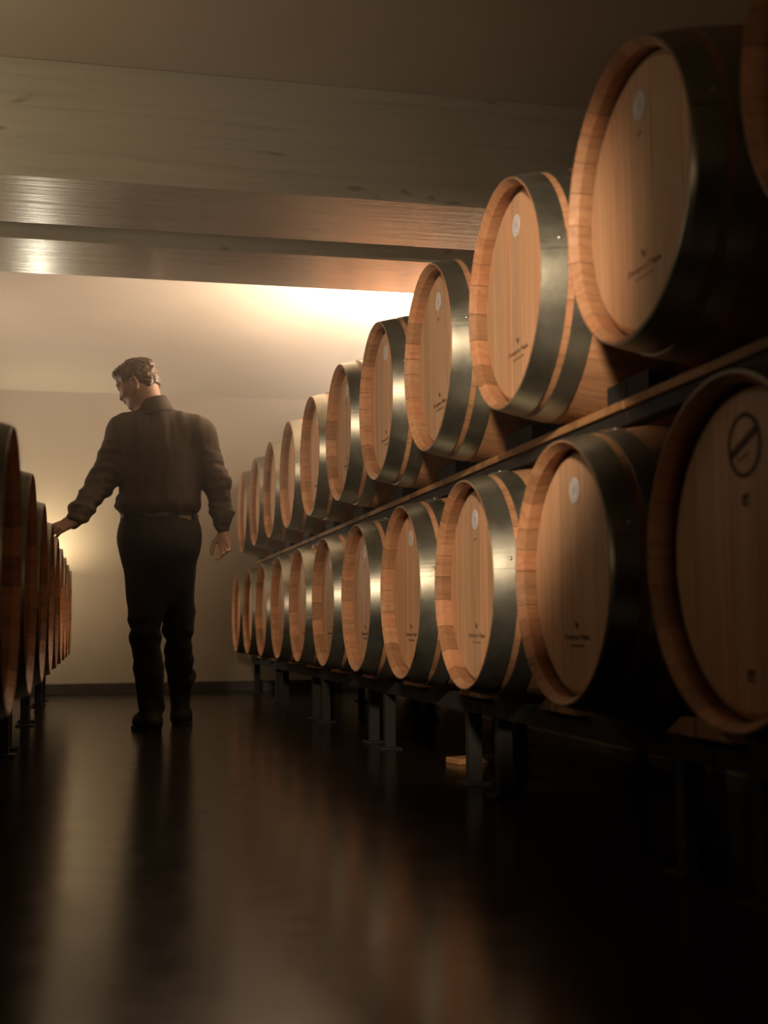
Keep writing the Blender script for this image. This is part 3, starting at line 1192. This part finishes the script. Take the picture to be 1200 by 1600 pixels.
def tfolds(p):
    d = 0.004 * noise.noise(Vector((p.x * 14, p.y * 14, p.z * 10)))
    g = lambda c, w: math.exp(-((p.z + 0.25 * (p.y - 6.2) * (p.z > .35) - c) / w) ** 2)
    w = 0.6 + 0.8 * noise.noise(Vector((p.x * 12, p.y * 12, 3.1)))
    d += w * (0.008 * g(0.545, 0.024) - 0.008 * g(0.500, 0.015) + 0.006 * g(0.455, 0.026) + 0.005 * g(0.225, 0.024))
    if p.z < 0.62:
        d += 0.006 * noise.noise(Vector((p.x * 11, p.y * 11, p.z * 24 + p.x * 12)))
    return d


trousers = field_obj('trousers', T, M['trousers'], person, tfolds)


def band(name, zc, hgt, rx, ry, th, mat, parent, c=(0.269, 6.20), n=48):
    vs, fs = [], []
    for k in range(n):
        a = 2 * pi * k / n
        for r, z in ((0, -1), (th, -1), (th, 1), (0, 1)):
            vs.append((c[0] + (rx + r) * cos(a), c[1] + (ry + r) * sin(a), zc + z * hgt / 2))
    for k in range(n):
        q = (k + 1) % n
        for j in range(4):
            i = (j + 1) % 4
            fs.append((k * 4 + j, q * 4 + j, q * 4 + i, k * 4 + i))
    return mesh_obj(name, vs, fs, mat, parent, True)


band('belt', 1.046, 0.034, 0.184, 0.118, 0.006, M['belt'], person)


def plate(name, a, zc, w, h, mat, out=0.010):
    """Small patch lying on the waistband at angle a."""
    n = 6
    vs, fs = [], []
    for k in range(n + 1):
        t = a + (k / n - .5) * w / 0.15
        for r in (out - .006, out):
            for z in (-h / 2, h / 2):
                vs.append((0.269 + (0.184 + r) * cos(t), 6.20 + (0.120 + r) * sin(t), zc + z))
    for k in range(n):
        b, c = 4 * k, 4 * k + 4
        fs += [(b + 2, c + 2, c + 3, b + 3), (b, b + 1, c + 1, c), (b + 1, b + 3, c + 3, c + 1), (b, c, c + 2, b + 2)]
    fs += [(0, 2, 3, 1), (4 * n, 4 * n + 1, 4 * n + 3, 4 * n + 2)]
    return mesh_obj(name, vs, fs, mat, person)


o = plate('leather_patch', -radians(52), 1.037, 0.055, 0.022, M['patch'], 0.013)
o['label'] = 'pale leather patch'
for a in (-118, -76, -34, -150):
    plate('belt_loop', radians(a), 1.044, 0.012, 0.05, M['trousers'], 0.0125)

# --- boots
for nm, an, toe, lift in (('boot', ANL, V3(-0.045, 0.18, 0), 0.0), ('boot', ANR, V3(0.03, 0.19, 0), 0.0)):
    Fd = Field((an[0] - .17, an[1] - .14, 0.0), (an[0] + .17, an[1] + .32, 0.32), 0.005)
    heel = V3(an[0], an[1] - 0.035, 0.045)
    tp = V3(an[0], an[1] + 0.02, 0.042) + toe
    Fd.limb(heel, tp, 0.046, 0.044, 0.02)
    Fd.limb(heel * .45 + tp * .55 + (0, 0, .002), tp * .85 + heel * .15, 0.052, 0.044, 0.03)
    Fd.limb(heel + (0, 0, .01), V3(an[0], an[1], an[2] + .12), 0.047, 0.050, 0.03)
    Fd.limb(heel * .6 + tp * .4 + (0, 0, .035), V3(an[0], an[1], an[2] + .06), 0.042, 0.046, 0.04)
    Fd.cut((0, 0, 0.018), (0, 0, -1))
    bt = field_obj(nm, Fd, M['boot'], person)
    d = toe / np.linalg.norm(toe)
    sd = V3(d[1], -d[0], 0)
    # sole
    prof = [(-.082, .026), (-.079, .036), (-.05, .042), (.02, .038), (.09, .046), (.16, .047), (.205, .038), (.228, .018)]
    pts = [heel * (1, 1, 0) + V3(0, 0, 0) + d * (u + .035) + sd * w for u, w in prof] + [heel * (1, 1, 0) + d * (u + .035) - sd * w for u, w in prof[::-1]]
    bm = bmesh.new()
    lo = [bm.verts.new((p[0], p[1], 0.001)) for p in pts]
    hi = [bm.verts.new((p[0], p[1], 0.022)) for p in pts]
    bm.faces.new(lo)
    bm.faces.new(hi[::-1])
    for i in range(len(pts)):
        j = (i + 1) % len(pts)
        bm.faces.new((lo[i], lo[j], hi[j], hi[i]))
    bm_obj('sole', bm, M['boot'], bt)

# ------------------------------------------------------------------ small thing on the floor
o = bm_obj('plank_offcut', box_bm((-.13, -.05, 0), (.13, .05, .022), .003), M['strip'])
o.location = (1.39, 4.52, 0)
o.rotation_euler = (0, 0, 0.25)
o['label'] = 'short pale plank lying on the floor under the lower right-hand rack'
o['category'] = 'plank'
